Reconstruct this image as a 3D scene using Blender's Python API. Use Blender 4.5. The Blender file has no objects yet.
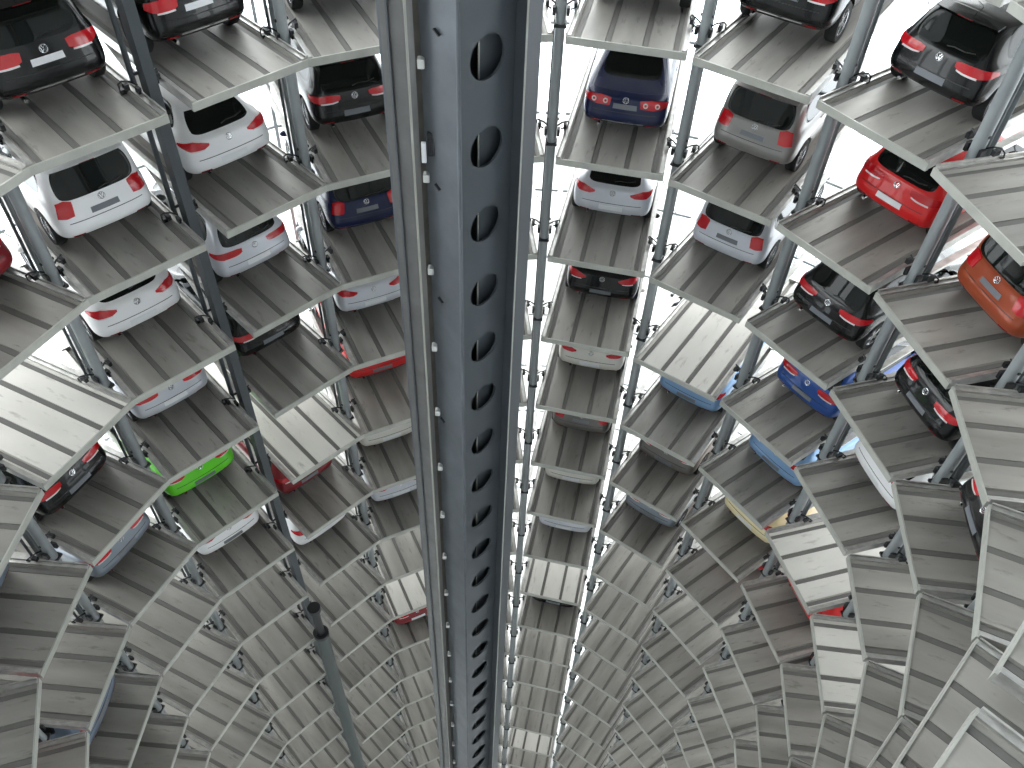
import bpy, bmesh, math, random
import numpy as np
from mathutils import Vector, Matrix
from mathutils.bvhtree import BVHTree

random.seed(7)
C = bpy.context.scene.collection
SC = bpy.context.scene
PI = math.pi

# ------------------------------------------------------------------ camera, world, exposure
H = 2.7                       # storey height of the rack
NF = 17                       # storeys below the top one in view
GZ = (NF + 1) * H             # deck level of the top storey above the ground
CAM_Z = GZ + 2.9069 * H
pitch, roll, FPX = math.radians(48.0563), math.radians(2.8253), 867.53
fw = Vector((0, math.cos(pitch), -math.sin(pitch)))
rt0 = Vector((1, 0, 0)); up0 = rt0.cross(fw)
rt = math.cos(roll) * rt0 + math.sin(roll) * up0
up = -math.sin(roll) * rt0 + math.cos(roll) * up0
cam_d = bpy.data.cameras.new('camera'); cam = bpy.data.objects.new('camera', cam_d); C.objects.link(cam)
cam.matrix_world = Matrix(((rt.x, up.x, -fw.x, 0), (rt.y, up.y, -fw.y, 0), (rt.z, up.z, -fw.z, CAM_Z), (0, 0, 0, 1)))
cam_d.sensor_width = 36; cam_d.lens = FPX / 1024 * 36; cam_d.clip_start = 0.05; cam_d.clip_end = 500
SC.camera = cam

W = bpy.data.worlds.new('overcast_sky'); SC.world = W; W.use_nodes = True
wn = W.node_tree; wn.nodes.clear()
wo = wn.nodes.new('ShaderNodeOutputWorld'); wb = wn.nodes.new('ShaderNodeBackground')
tc = wn.nodes.new('ShaderNodeTexCoord'); sx = wn.nodes.new('ShaderNodeSeparateXYZ'); cr = wn.nodes.new('ShaderNodeValToRGB')
cr.color_ramp.elements[0].position = 0.40; cr.color_ramp.elements[0].color = (0.80, 0.84, 0.88, 1)
cr.color_ramp.elements[1].position = 0.62; cr.color_ramp.elements[1].color = (0.97, 0.99, 1.0, 1)
mp = wn.nodes.new('ShaderNodeMapRange'); mp.inputs[1].default_value = -1; mp.inputs[2].default_value = 1
wn.links.new(tc.outputs['Generated'], sx.inputs[0]); wn.links.new(sx.outputs[2], mp.inputs[0])
wn.links.new(mp.outputs[0], cr.inputs[0]); wn.links.new(cr.outputs[0], wb.inputs[0]); wn.links.new(wb.outputs[0], wo.inputs[0])
wb.inputs[1].default_value = 5.7

SC.view_settings.view_transform = 'Standard'; SC.view_settings.look = 'None'
SC.view_settings.gamma = 1; SC.view_settings.use_curve_mapping = False
SC.view_settings.exposure = 0.0
SC.cycles.max_bounces = 8; SC.cycles.diffuse_bounces = 4; SC.cycles.glossy_bounces = 4
SC.cycles.transparent_max_bounces = 12
SC.cycles.use_denoising = True

# ------------------------------------------------------------------ materials
def mat(name, col, rough=0.5, metal=0.0, coat=0.0, noise=None, emit=None, spec=0.5):
    """noise = (scale, amount, stretch) modulates the base colour (dirt, wear)"""
    m = bpy.data.materials.new(name); m.use_nodes = True
    nt = m.node_tree; b = nt.nodes['Principled BSDF']
    b.inputs['Roughness'].default_value = rough; b.inputs['Metallic'].default_value = metal
    b.inputs['Coat Weight'].default_value = coat; b.inputs['Coat Roughness'].default_value = 0.04
    b.inputs['Specular IOR Level'].default_value = spec
    b.inputs['Base Color'].default_value = (*col, 1)
    if noise:
        sc, am, st = noise
        t = nt.nodes.new('ShaderNodeTexCoord'); mpn = nt.nodes.new('ShaderNodeMapping')
        mpn.inputs['Scale'].default_value = (st, 1, 1)
        oi = nt.nodes.new('ShaderNodeObjectInfo')
        add = nt.nodes.new('ShaderNodeVectorMath'); add.operation = 'MULTIPLY_ADD'
        nt.links.new(oi.outputs['Random'], add.inputs[0]); add.inputs[1].default_value = (37, 51, 13)
        nt.links.new(t.outputs['Object'], add.inputs[2])
        nt.links.new(add.outputs[0], mpn.inputs[0])
        n = nt.nodes.new('ShaderNodeTexNoise'); n.inputs['Scale'].default_value = sc; n.inputs['Detail'].default_value = 5
        nt.links.new(mpn.outputs[0], n.inputs['Vector'])
        r = nt.nodes.new('ShaderNodeMapRange'); r.inputs[1].default_value = 0.25; r.inputs[2].default_value = 0.75
        r.inputs[3].default_value = 1 - am; r.inputs[4].default_value = 1 + am
        nt.links.new(n.outputs[0], r.inputs[0])
        r2 = nt.nodes.new('ShaderNodeMapRange'); r2.inputs[3].default_value = 1 - am * .35; r2.inputs[4].default_value = 1 + am * .35
        nt.links.new(oi.outputs['Random'], r2.inputs[0])
        mu = nt.nodes.new('ShaderNodeMath'); mu.operation = 'MULTIPLY'
        nt.links.new(r.outputs[0], mu.inputs[0]); nt.links.new(r2.outputs[0], mu.inputs[1])
        vm = nt.nodes.new('ShaderNodeVectorMath'); vm.operation = 'SCALE'; vm.inputs[0].default_value = col
        nt.links.new(mu.outputs[0], vm.inputs['Scale']); nt.links.new(vm.outputs[0], b.inputs['Base Color'])
    return m

M = {}
M['deck'] = mat('worn_galvanised_deck', (0.285, 0.27, 0.246), 0.45, 0.15, noise=(1.6, 0.34, 0.22))
def grime(m, col=(0.05, 0.045, 0.04)):
    nt = m.node_tree; b = nt.nodes['Principled BSDF']; src = b.inputs['Base Color'].links[0].from_socket
    t = nt.nodes.new('ShaderNodeTexCoord'); oi = nt.nodes.new('ShaderNodeObjectInfo')
    a = nt.nodes.new('ShaderNodeVectorMath'); a.operation = 'MULTIPLY_ADD'; a.inputs[1].default_value = (91, 17, 5)
    nt.links.new(oi.outputs['Random'], a.inputs[0]); nt.links.new(t.outputs['Object'], a.inputs[2])
    mp_ = nt.nodes.new('ShaderNodeMapping'); mp_.inputs['Scale'].default_value = (1.1, 4.5, 1); nt.links.new(a.outputs[0], mp_.inputs[0])
    n = nt.nodes.new('ShaderNodeTexNoise'); n.inputs['Scale'].default_value = 1.7; n.inputs['Detail'].default_value = 7; n.inputs['Roughness'].default_value = .65
    nt.links.new(mp_.outputs[0], n.inputs['Vector'])
    r = nt.nodes.new('ShaderNodeValToRGB'); r.color_ramp.elements[0].position = .58; r.color_ramp.elements[0].color = (0, 0, 0, 1); r.color_ramp.elements[1].position = .74; r.color_ramp.elements[1].color = (.6, .6, .6, 1)
    nt.links.new(n.outputs[0], r.inputs[0])
    mx = nt.nodes.new('ShaderNodeMix'); mx.data_type = 'RGBA'; mx.inputs[7].default_value = (*col, 1)
    nt.links.new(r.outputs[0], mx.inputs[0]); nt.links.new(src, mx.inputs[6]); nt.links.new(mx.outputs[2], b.inputs['Base Color'])
grime(M['deck'])
M['deck_clean'] = mat('bright_galvanised_deck', (0.62, 0.595, 0.55), 0.5, 0.05, noise=(1.3, 0.12, 0.35))  # paler base colour used on some empty pallets
M['rim'] = mat('zinc_rim', (0.44, 0.43, 0.41), 0.30, 0.55, noise=(9, 0.28, 0.6))
M['groove'] = mat('grimy_channel', (0.115, 0.11, 0.10), 0.65)
M['channel'] = mat('dusty_channel', (0.13, 0.125, 0.115), 0.6)  # darker strips along the deck's side steps
M['lip'] = mat('zinc_edge_plate', (0.42, 0.42, 0.385), 0.4, 0.2, noise=(3, 0.12, 1))
M['post'] = mat('grey_blue_steel_paint', (0.31, 0.335, 0.345), 0.38, 0.25, noise=(2, 0.1, 1))
M['post_dark'] = mat('dark_steel', (0.07, 0.08, 0.088), 0.45, 0.3)
M['mast'] = mat('mast_grey_paint', (0.075, 0.087, 0.10), 0.45, 0.15, noise=(1.2, 0.12, 1))
M['mast_light'] = mat('mast_worn_face', (0.11, 0.122, 0.137), 0.42, 0.3, noise=(2.5, 0.2, 1))  # paler than the mast paint: brightness of the left-facing side put into colour
M['rail'] = mat('guide_rail_steel', (0.17, 0.168, 0.165), 0.35, 0.5, noise=(4, 0.15, 1))
M['bright'] = mat('bright_steel', (0.62, 0.62, 0.60), 0.28, 0.7)
M['brown'] = mat('oiled_steel', (0.10, 0.09, 0.07), 0.5, 0.3, noise=(5, .3, 1))
M['black'] = mat('black_metal', (0.02, 0.021, 0.024), 0.4, 0.2)
M['rod'] = mat('grey_rod', (0.2, 0.22, 0.23), 0.4, 0.3)
M['frame'] = mat('facade_frame', (0.33, 0.35, 0.36), 0.4, 0.3)
M['ground'] = mat('pale_concrete', (0.42, 0.42, 0.41), 0.8, noise=(.4, 0.08, 1))
M['letter'] = mat('dark_letter', (0.02, 0.02, 0.03), 0.5)
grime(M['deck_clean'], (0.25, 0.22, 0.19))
# cars
M['glass'] = mat('tinted_glass', (0.004, 0.006, 0.005), 0.03, spec=0.28)
M['trim'] = mat('black_plastic', (0.012, 0.012, 0.013), 0.45)
M['tyre'] = mat('tyre_rubber', (0.015, 0.015, 0.016), 0.75)
M['alloy'] = mat('alloy_rim', (0.55, 0.56, 0.58), 0.25, 0.8)
M['lamp_red'] = mat('red_lamp_lens', (0.50, 0.006, 0.012), 0.15, coat=0.4)
M['lamp_white'] = mat('clear_lamp_lens', (0.75, 0.68, 0.68), 0.12, coat=0.8)
M['lamp_dark'] = mat('dark_red_reflector', (0.25, 0.01, 0.012), 0.25)
M['chrome'] = mat('chrome', (0.8, 0.8, 0.82), 0.12, 1.0)
M['seam'] = mat('panel_gap', (0.02, 0.02, 0.02), 0.7)
M['plate_white'] = mat('white_plate', (0.75, 0.76, 0.78), 0.4)
M['plate_grey'] = mat('grey_plate', (0.16, 0.17, 0.19), 0.4)
M['plate_blue'] = mat('plate_print', (0.03, 0.05, 0.25), 0.4)
PAINT = {k: mat('car_paint_' + k, v[0], v[1], v[2], 0.35, spec=0.3) for k, v in dict(
    black=((0.003, 0.0035, 0.004), 0.25, 0.0), white=((0.84, 0.84, 0.85), 0.3, 0.0), silver=((0.60, 0.62, 0.67), 0.3, 0.2),
    navy=((0.008, 0.014, 0.055), 0.25, 0.1), grey=((0.26, 0.25, 0.24), 0.32, 0.4), red=((0.62, 0.012, 0.014), 0.3, 0.0),
    darkred=((0.22, 0.012, 0.018), 0.3, 0.1), orange=((0.30, 0.055, 0.018), 0.3, 0.15), blue=((0.02, 0.07, 0.27), 0.28, 0.2),
    lightblue=((0.20, 0.34, 0.55), 0.3, 0.2), green=((0.12, 0.62, 0.02), 0.3, 0.0), cream=((0.80, 0.70, 0.42), 0.3, 0.05),
    graphite=((0.07, 0.08, 0.09), 0.3, 0.3), bluegrey=((0.15, 0.19, 0.25), 0.3, 0.35), champagne=((0.68, 0.66, 0.60), 0.3, 0.15),
    taupe=((0.15, 0.14, 0.13), 0.3, 0.35), steelgrey=((0.22, 0.25, 0.29), 0.3, 0.35)).items()}
glassm = bpy.data.materials.new('facade_glass'); glassm.use_nodes = True
g = glassm.node_tree; g.nodes.clear()
go = g.nodes.new('ShaderNodeOutputMaterial'); gm = g.nodes.new('ShaderNodeMixShader'); gt = g.nodes.new('ShaderNodeBsdfTransparent'); gg = g.nodes.new('ShaderNodeBsdfGlossy')
gt.inputs[0].default_value = (0.94, 0.97, 0.97, 1); gg.inputs['Roughness'].default_value = 0.02; gm.inputs[0].default_value = 0.06
g.links.new(gt.outputs[0], gm.inputs[1]); g.links.new(gg.outputs[0], gm.inputs[2]); g.links.new(gm.outputs[0], go.inputs[0])

# ------------------------------------------------------------------ helpers
def tag(o, label, cat, group=None, kind=None):
    if label: o['label'] = label
    if cat: o['category'] = cat
    if group: o['group'] = group
    if kind: o['kind'] = kind
    return o
def empty(name, loc, rz=0.0):
    o = bpy.data.objects.new(name, None); C.objects.link(o); o.location = loc; o.rotation_euler = (0, 0, rz); o.empty_display_size = .3
    return o
def link(name, me, m, parent=None, loc=None):
    me.name = name
    o = bpy.data.objects.new(name, me); C.objects.link(o)
    if m is not None:
        me.materials.clear(); me.materials.append(m)
    if parent is not None: o.parent = parent
    if loc is not None: o.location = loc
    return o
def tomesh(bm, smooth=False, angle=None):
    bmesh.ops.recalc_face_normals(bm, faces=bm.faces[:])
    if smooth:
        for f in bm.faces: f.smooth = True
    me = bpy.data.meshes.new('m'); bm.to_mesh(me); bm.free()
    if angle is not None:
        me.set_sharp_from_angle(angle=math.radians(angle))
    return me
def box(bm, x0, x1, y0, y1, z0, z1, mtx=None):
    vs = [bm.verts.new(p) for p in ((x0, y0, z0), (x1, y0, z0), (x1, y1, z0), (x0, y1, z0), (x0, y0, z1), (x1, y0, z1), (x1, y1, z1), (x0, y1, z1))]
    for f in ((0, 3, 2, 1), (4, 5, 6, 7), (0, 1, 5, 4), (1, 2, 6, 5), (2, 3, 7, 6), (3, 0, 4, 7)): bm.faces.new([vs[i] for i in f])
    if mtx is not None:
        for v in vs: v.co = mtx @ v.co
    return vs
def tube(bm, pts, r, n=8, closed=False):
    pts = [Vector(p) for p in pts]; rings = []
    for i, p in enumerate(pts):
        a = pts[i - 1] if (i > 0 or closed) else p
        b = pts[(i + 1) % len(pts)] if (i < len(pts) - 1 or closed) else p
        d = (b - a).normalized()
        u = d.cross(Vector((0, 0, 1)))
        if u.length < 0.05: u = d.cross(Vector((0, 1, 0)))
        u.normalize(); v = d.cross(u)
        rings.append([bm.verts.new(p + r * (math.cos(t * 2 * PI / n) * u + math.sin(t * 2 * PI / n) * v)) for t in range(n)])
    m = len(rings)
    for i in range(m if closed else m - 1):
        A, B = rings[i], rings[(i + 1) % m]
        for t in range(n): bm.faces.new((A[t], A[(t + 1) % n], B[(t + 1) % n], B[t]))
    if not closed:
        bm.faces.new(rings[0]); bm.faces.new(rings[-1][::-1])
def lathe(bm, prof, n=24, axis='y', off=(0, 0, 0)):
    """prof = [(r, h)] closed ring profile swept around the axis"""
    rings = []
    for t in range(n):
        a = t * 2 * PI / n; ring = []
        for r, hh in prof:
            if axis == 'y': p = (r * math.cos(a) + off[0], hh + off[1], r * math.sin(a) + off[2])
            elif axis == 'z': p = (r * math.cos(a) + off[0], r * math.sin(a) + off[1], hh + off[2])
            ring.append(bm.verts.new(p))
        rings.append(ring)
    k = len(prof)
    for t in range(n):
        A, B = rings[t], rings[(t + 1) % n]
        for i in range(k): bm.faces.new((A[i], A[(i + 1) % k], B[(i + 1) % k], B[i]))
def prism(bm, poly, z0, z1):
    a = [bm.verts.new((x, y, z0)) for x, y in poly]; b = [bm.verts.new((x, y, z1)) for x, y in poly]
    n = len(poly)
    for i in range(n): bm.faces.new((a[i], a[(i + 1) % n], b[(i + 1) % n], b[i]))
    bm.faces.new(a[::-1]); bm.faces.new(b)

# ------------------------------------------------------------------ where the bays stand (plan, in storey heights)
EDGE = {
 'U': ((-2.887, 1.546), (-3.164, 2.371)), 'V': ((-3.164, 2.371), (-3.127, 3.273)), 'W': ((-3.127, 3.273), (-2.78, 4.07)),
 'X': ((-2.78, 4.07), (-2.186, 4.677)), 'Y': ((-2.071, 4.814), (-1.475, 5.432)), 'Z': ((-1.475, 5.432), (-0.709, 5.83)),
 'M': ((-0.705, 5.83), (0.19, 5.96)), 'A': ((0.246, 5.94), (1.115, 5.776)), 'B': ((1.125, 5.742), (1.879, 5.25)),
 'C': ((1.913, 5.226), (2.431, 4.56)), 'D': ((2.46, 4.513), (2.713, 3.696)), 'E': ((2.725, 3.671), (2.659, 2.809)),
 'F': ((2.665, 2.794), (2.334, 1.993)), 'G': ((2.337, 1.985), (1.76, 1.345)), 'H': ((1.66, 1.22), (1.06, 0.60))}
ORDER = 'UVWXYZMABCDEFGH'
PW, PL = 2.32, 5.25
BAY = {}
for k, (l, r) in EDGE.items():
    l = Vector(l) * H; r = Vector(r) * H; t = (r - l).normalized(); n = Vector((-t.y, t.x))
    BAY[k] = dict(c=(l + r) / 2, t=t, n=n, rz=math.atan2(n.y, n.x), l=l, r=r)
def project(p):
    d = Vector(p) - Vector((0, 0, CAM_Z)); z = d.dot(fw)
    if z < .1: return None
    return (512 + FPX * d.dot(rt) / z, 384 - FPX * d.dot(up) / z)
def in_view(k, f, mrg=45):
    b = BAY[k]; z = GZ - f * H
    xs, ys = [], []
    for s in (0, .25, .5, .75, 1.0):
        for u in (-.5, 0, .5):
            p = b['c'] + b['n'] * s * PL + b['t'] * u * PW
            q = project((p.x, p.y, z))
            if q is None: continue
            if -mrg < q[0] < 1024 + mrg and -mrg < q[1] < 768 + mrg: return True
    return False

# ------------------------------------------------------------------ pallets
def pallet_meshes():
    D = {}
    bm = bmesh.new(); hw = PW / 2
    # deck: three flat planks, two recessed channels, stepped wheel tracks at the sides
    prof = [(-hw, 0), (-1.0, 0), (-.95, -.035), (-.40, -.035), (-.385, 0), (.385, 0)]
    top = [(-hw + .02, .0), (-1.03, 0), (-.99, -.045), (-.41, -.045), (-.40, -.02), (-.365, -.02)]
    top = [(-hw, 0), (-1.04, 0), (-1.0, -.05), (-.90, -.05), (-.88, -.012), (-.415, -.012), (-.405, -.045), (-.305, -.045), (-.295, -.012),
           (.295, -.012), (.305, -.045), (.405, -.045), (.415, -.012), (.88, -.012), (.90, -.05), (1.0, -.05), (1.04, 0), (hw, 0)]
    poly = top + [(hw, -.09), (-hw, -.09)]
    a = [bm.verts.new((0.0, y, z)) for y, z in poly]; b = [bm.verts.new((PL, y, z)) for y, z in poly]
    n = len(poly)
    for i in range(n): bm.faces.new((a[i], a[(i + 1) % n], b[(i + 1) % n], b[i]))
    bm.faces.new(a); bm.faces.new(b[::-1])
    D['deck'] = tomesh(bm)
    for s, nm in ((-1, 'rimA'), (1, 'rimB')):
        bm = bmesh.new()
        ys = sorted((s * (hw - .10), s * hw))
        box(bm, 0.0, PL, ys[0], ys[1], 0.001, .035)
        ys = sorted((s * (hw - .022), s * (hw + .003)))
        box(bm, 0.0, PL, ys[0], ys[1], -.12, .075)
        D[nm] = tomesh(bm)
    for s, nm in ((-1, 'gA'), (1, 'gB')):
        bm = bmesh.new(); box(bm, 0.01, PL - .01, s * .355 - .049, s * .355 + .049, -.045, -.02); D[nm] = tomesh(bm)
        bm = bmesh.new(); box(bm, 0.01, PL - .01, s * .95 - .045, s * .95 + .045, -.05, -.04); D[nm + 's'] = tomesh(bm)
    bm = bmesh.new()
    box(bm, -.03, 0.0, -hw, hw, -.125, .012); box(bm, -.03, .05, -hw, hw, -.14, -.125)
    bmesh.ops.bevel(bm, geom=[e for e in bm.edges if e.calc_length() > 2], offset=.004, segments=1)
    D['front_plate'] = tomesh(bm)
    bm = bmesh.new(); box(bm, PL, PL + .02, -hw, hw, -.15, .06); D['back_plate'] = tomesh(bm)
    bm = bmesh.new(); box(bm, -.04, .04, -hw + .03, hw - .03, -.17, -.09); D['beam'] = tomesh(bm)
    return D
PM = pallet_meshes()
def make_pallet(deckmat):
    t = empty('parking_pallet', (0, 0, 0))
    mm = lambda me: me.copy() if me.users else me
    link('deck', PM['deck'].copy(), deckmat, t)
    r = M['rim']
    link('side_rim', PM['rimA'].copy(), r, t); link('side_rim', PM['rimB'].copy(), r, t)
    link('drain_channel', PM['gA'].copy(), M['groove'], t); link('drain_channel', PM['gB'].copy(), M['groove'], t)
    link('side_channel', PM['gAs'].copy(), M['channel'], t); link('side_channel', PM['gBs'].copy(), M['channel'], t)
    link('front_plate', PM['front_plate'].copy(), M['lip'], t); link('back_plate', PM['back_plate'].copy(), M['lip'], t)
    for x in (.8, 2.6, 4.5): link('crossbeam', PM['beam'], M['rim'], t, (x, 0, 0))
    return t
def copy_tree(o, parent=None):
    c = o.copy(); C.objects.link(c); c.parent = parent
    for ch in list(o.children): copy_tree(ch, c)
    return c
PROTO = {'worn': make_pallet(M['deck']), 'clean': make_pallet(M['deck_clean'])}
used = {'worn': False, 'clean': False}

# ------------------------------------------------------------------ cars
def half_loop(xr, xf, w, z, zf, xs, rb=0.05, wr=None, wf=None, zr=None, yc=(.40, .77, .975), zmid=None):
    """12 points from the rear centre to the front centre, y >= 0. xs = five side stations."""
    wr = wr if wr else w * .97; wf = wf if wf else w * .9
    P = [(xr, 0), (xr + .10 * rb, yc[0] * wr), (xr + .45 * rb, yc[1] * wr), (xr + 1.7 * rb, yc[2] * wr)]
    ws = [w * .985, w, w, w, w * .98]
    P += [(x, ww) for x, ww in zip(xs, ws)]
    P += [(xf - .24, .90 * wf), (xf - .07, .6 * wf), (xf, 0)]
    zr = z if zr is None else zr
    out = []
    for i, (x, y) in enumerate(P):
        if i <= 3: zz = zr
        elif i <= 7: zz = z + (zmid or 0)
        elif i == 8: zz = z * .55 + zf * .45
        else: zz = zf
        out.append(Vector((x, y, zz)))
    return out
SPEC = {
 'hatch': dict(L=4.20, W=1.79, zb=.22, zs=.94, hoodz=.72, zg=.985, gx=.17, gf=1.18, zt=1.41, tx=.46, tf=2.0, roof=1.475, gw=.885, tw=.70, wb=(.70, 2.58), wr=.325),
 'coupe': dict(L=4.25, W=1.82, zb=.21, zs=.93, hoodz=.68, zg=.985, gx=.26, gf=1.25, zt=1.32, tx=.66, tf=2.1, roof=1.39, gw=.80, tw=.62, wb=(.72, 2.58), wr=.335),
 'van':   dict(L=4.40, W=1.80, zb=.23, zs=1.0, hoodz=.80, zg=1.06, gx=.10, gf=.95, zt=1.57, tx=.30, tf=1.75, roof=1.64, gw=.93, tw=.84, wb=(.74, 2.68), wr=.33),
 'sedan': dict(L=4.76, W=1.82, zb=.22, zs=.96, hoodz=.72, zg=1.02, gx=.92, gf=1.30, zt=1.39, tx=1.55, tf=2.15, roof=1.46, gw=.86, tw=.66, wb=(1.05, 2.71), wr=.32),
 'suv':   dict(L=4.55, W=1.88, zb=.28, zs=1.08, hoodz=.92, zg=1.12, gx=.14, gf=1.12, zt=1.58, tx=.42, tf=1.9, roof=1.67, gw=.90, tw=.76, wb=(.86, 2.64), wr=.36),
}
def body_mesh(S):
    L, hw = S['L'], S['W'] / 2
    ax, wb = S['wb']
    sl = [.55, ax + .55, ax + wb * .55, ax + wb - .45, L - .5]
    zb, zs, zg, zt = S['zb'], S['zs'], S['zg'], S['zt']
    bz = zb + (zs - zb) * .50
    gx, gfx = S['gx'], L - S['gf']; tx, tfx = S['tx'], L - S['tf']
    gs = [gx + .28 + (0.10 if gx < .5 else .0), gx + (gfx - gx) * .38, gx + (gfx - gx) * .58, gx + (gfx - gx) * .80, gfx - .06]
    ts = [tx + .22, tx + (tfx - tx) * .40, tx + (tfx - tx) * .62, tx + (tfx - tx) * .82, tfx - .02]
    lo = [
     half_loop(.20, L - .16, hw * .80, zb - .02, zb, sl, zr=zb + .10),
     half_loop(.03, L - .05, hw * .975, zb + .10, zb + .10, sl, rb=.06, zr=zb + .14),
     half_loop(.0, L, hw * 1.0, bz - .03, bz - .08, sl, rb=.075),
     half_loop(.035, L - .02, hw * 1.0, bz + .05, bz, sl, rb=.08, zr=bz + .03),
     half_loop(.085, L - .04, hw * .985, zs - .10, S['hoodz'] - .10, sl, rb=.085),
     half_loop(.12, L - .16, hw * .94, zs, S['hoodz'], [.50] + sl[1:], rb=.09),
     half_loop(gx, gfx + .12, hw * S['gw'], zg, zg - .03, gs, rb=.07, yc=(.42, .86, .985), wr=hw * S['gw'] * .95, wf=hw * S['gw'] * .97),
     half_loop(tx, tfx, hw * S['tw'], zt, zt - .02, ts, rb=.05, yc=(.42, .87, .985), wr=hw * S['tw'] * .98, zmid=.025),
     half_loop(tx + .14, tfx - .22, hw * S['tw'] * .74, S['roof'] - .015, S['roof'] - .02, [t + .03 for t in ts], rb=.04, zmid=.012),
    ]
    bm = bmesh.new(); n = 12; R = []
    for lp in lo:
        right = [bm.verts.new(p) for p in lp]
        left = [right[0]] + [bm.verts.new((p.x, -p.y, p.z)) for p in lp[1:-1]] + [right[-1]]
        R.append((right, left))
    reg = {'rear': [], 'sl': [], 'sr': [], 'front': []}
    for j in range(len(R) - 1):
        for side in (0, 1):
            A, B = R[j][side], R[j + 1][side]
            for i in range(n - 1):
                q = (A[i], A[i + 1], B[i + 1], B[i])
                f = bm.faces.new(q if side == 0 else q[::-1])
                if j == 6:
                    if i in (0, 1): reg['rear'].append(f)
                    elif i in (4, 5, 6, 7): reg['sl' if side else 'sr'].append(f)
                    elif i in (9, 10): reg['front'].append(f)
    for j, flip in ((len(R) - 1, False), (0, True)):
        r, l = R[j]
        for i in range(n - 1):
            vs = [r[i], r[i + 1], l[i + 1], l[i]]
            vs2 = []
            for v in vs:
                if v not in vs2: vs2.append(v)
            bm.faces.new(vs2)
    bmesh.ops.recalc_face_normals(bm, faces=bm.faces[:])
    for k, fs in reg.items():
        mi = {'rear': 1, 'sl': 2, 'sr': 3, 'front': 4}[k]
        res = bmesh.ops.inset_region(bm, faces=fs, thickness=.028, depth=-.006, use_even_offset=True)
        for f in res['faces']: f.material_index = 5
        for f in fs: f.material_index = mi
    for f in bm.faces: f.smooth = True
    me = bpy.data.meshes.new('body'); bm.to_mesh(me); bm.free()
    for i in range(6): me.materials.append(M['trim'])
    o = bpy.data.objects.new('tmp', me); C.objects.link(o)
    s = o.modifiers.new('s', 'SUBSURF'); s.levels = 3; s.render_levels = 3
    cut = bmesh.new()
    for wx in (ax, ax + wb):
        for sg in (-1, 1):
            lathe_disc(cut, wx, sg * (hw - .17), S['wr'] + .01, S['wr'] + .045, .34)
    cm = bpy.data.meshes.new('cut'); bmesh.ops.recalc_face_normals(cut, faces=cut.faces[:]); cut.to_mesh(cm); cut.free()
    co = bpy.data.objects.new('cut', cm); C.objects.link(co)
    b = o.modifiers.new('b', 'BOOLEAN'); b.operation = 'DIFFERENCE'; b.object = co; b.solver = 'EXACT'
    dg = bpy.context.evaluated_depsgraph_get(); dg.update()
    ev = bpy.data.meshes.new_from_object(o.evaluated_get(dg))
    bpy.data.objects.remove(o); bpy.data.objects.remove(co)
    return ev
def lathe_disc(bm, x, y, z, r, wd, n=28):
    a = [bm.verts.new((x + r * math.cos(t * 2 * PI / n), y - wd / 2, z + r * math.sin(t * 2 * PI / n))) for t in range(n)]
    b = [bm.verts.new((x + r * math.cos(t * 2 * PI / n), y + wd / 2, z + r * math.sin(t * 2 * PI / n))) for t in range(n)]
    for t in range(n): bm.faces.new((a[t], a[(t + 1) % n], b[(t + 1) % n], b[t]))
    bm.faces.new(a[::-1]); bm.faces.new(b)
def split_by_material(me, idx):
    bm = bmesh.new(); bm.from_mesh(me)
    bmesh.ops.delete(bm, geom=[f for f in bm.faces if f.material_index not in idx], context='FACES')
    for f in bm.faces: f.material_index = 0; f.smooth = True
    m = bpy.data.meshes.new('p'); bm.to_mesh(m); bm.free()
    m.set_sharp_from_angle(angle=math.radians(50))
    return m
class Surf:
    """casts rays from inside the body outwards towards the rear, so that lamps, seams and plates follow its curve"""
    def __init__(self, me, ax=.75):
        bm = bmesh.new(); bm.from_mesh(me); self.t = BVHTree.FromBMesh(bm); bm.free(); self.ax = ax
    def hit(self, th, z):
        d = Vector((-math.cos(th), math.sin(th), 0)); o = Vector((self.ax, 0, z))
        h = self.t.ray_cast(o + d * .3, d)
        if h[0] is None: return o + d * .7, d
        nn = h[1] if h[1].dot(d) > 0 else -h[1]
        return h[0], nn
    def patch(self, stations, out=.012, inn=.02, nu=12, nv=4):
        """stations = [(theta_deg, z_low, z_high)]"""
        bm = bmesh.new(); T = [s[0] for s in stations]
        grid = [[], []]
        for u in range(nu + 1):
            th = T[0] + (T[-1] - T[0]) * u / nu
            zl = np.interp(th, T, [s[1] for s in stations]); zh = np.interp(th, T, [s[2] for s in stations])
            ro, ri = [], []
            for v in range(nv + 1):
                p, n = self.hit(math.radians(th), zl + (zh - zl) * v / nv)
                ro.append(bm.verts.new(p + n * out)); ri.append(bm.verts.new(p - n * inn))
            grid[0].append(ro); grid[1].append(ri)
        G, I = grid
        for u in range(nu):
            for v in range(nv):
                bm.faces.new((G[u][v], G[u + 1][v], G[u + 1][v + 1], G[u][v + 1]))
                bm.faces.new((I[u][v], I[u][v + 1], I[u + 1][v + 1], I[u + 1][v]))
        for u in range(nu):
            bm.faces.new((G[u][0], I[u][0], I[u + 1][0], G[u + 1][0])); bm.faces.new((G[u][nv], G[u + 1][nv], I[u + 1][nv], I[u][nv]))
        for v in range(nv):
            bm.faces.new((G[0][v], G[0][v + 1], I[0][v + 1], I[0][v])); bm.faces.new((G[nu][v], I[nu][v], I[nu][v + 1], G[nu][v + 1]))
        return tomesh(bm, True, 45)
def mirror_st(st): return [(-a, b, c) for a, b, c in st][::-1]
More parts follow.
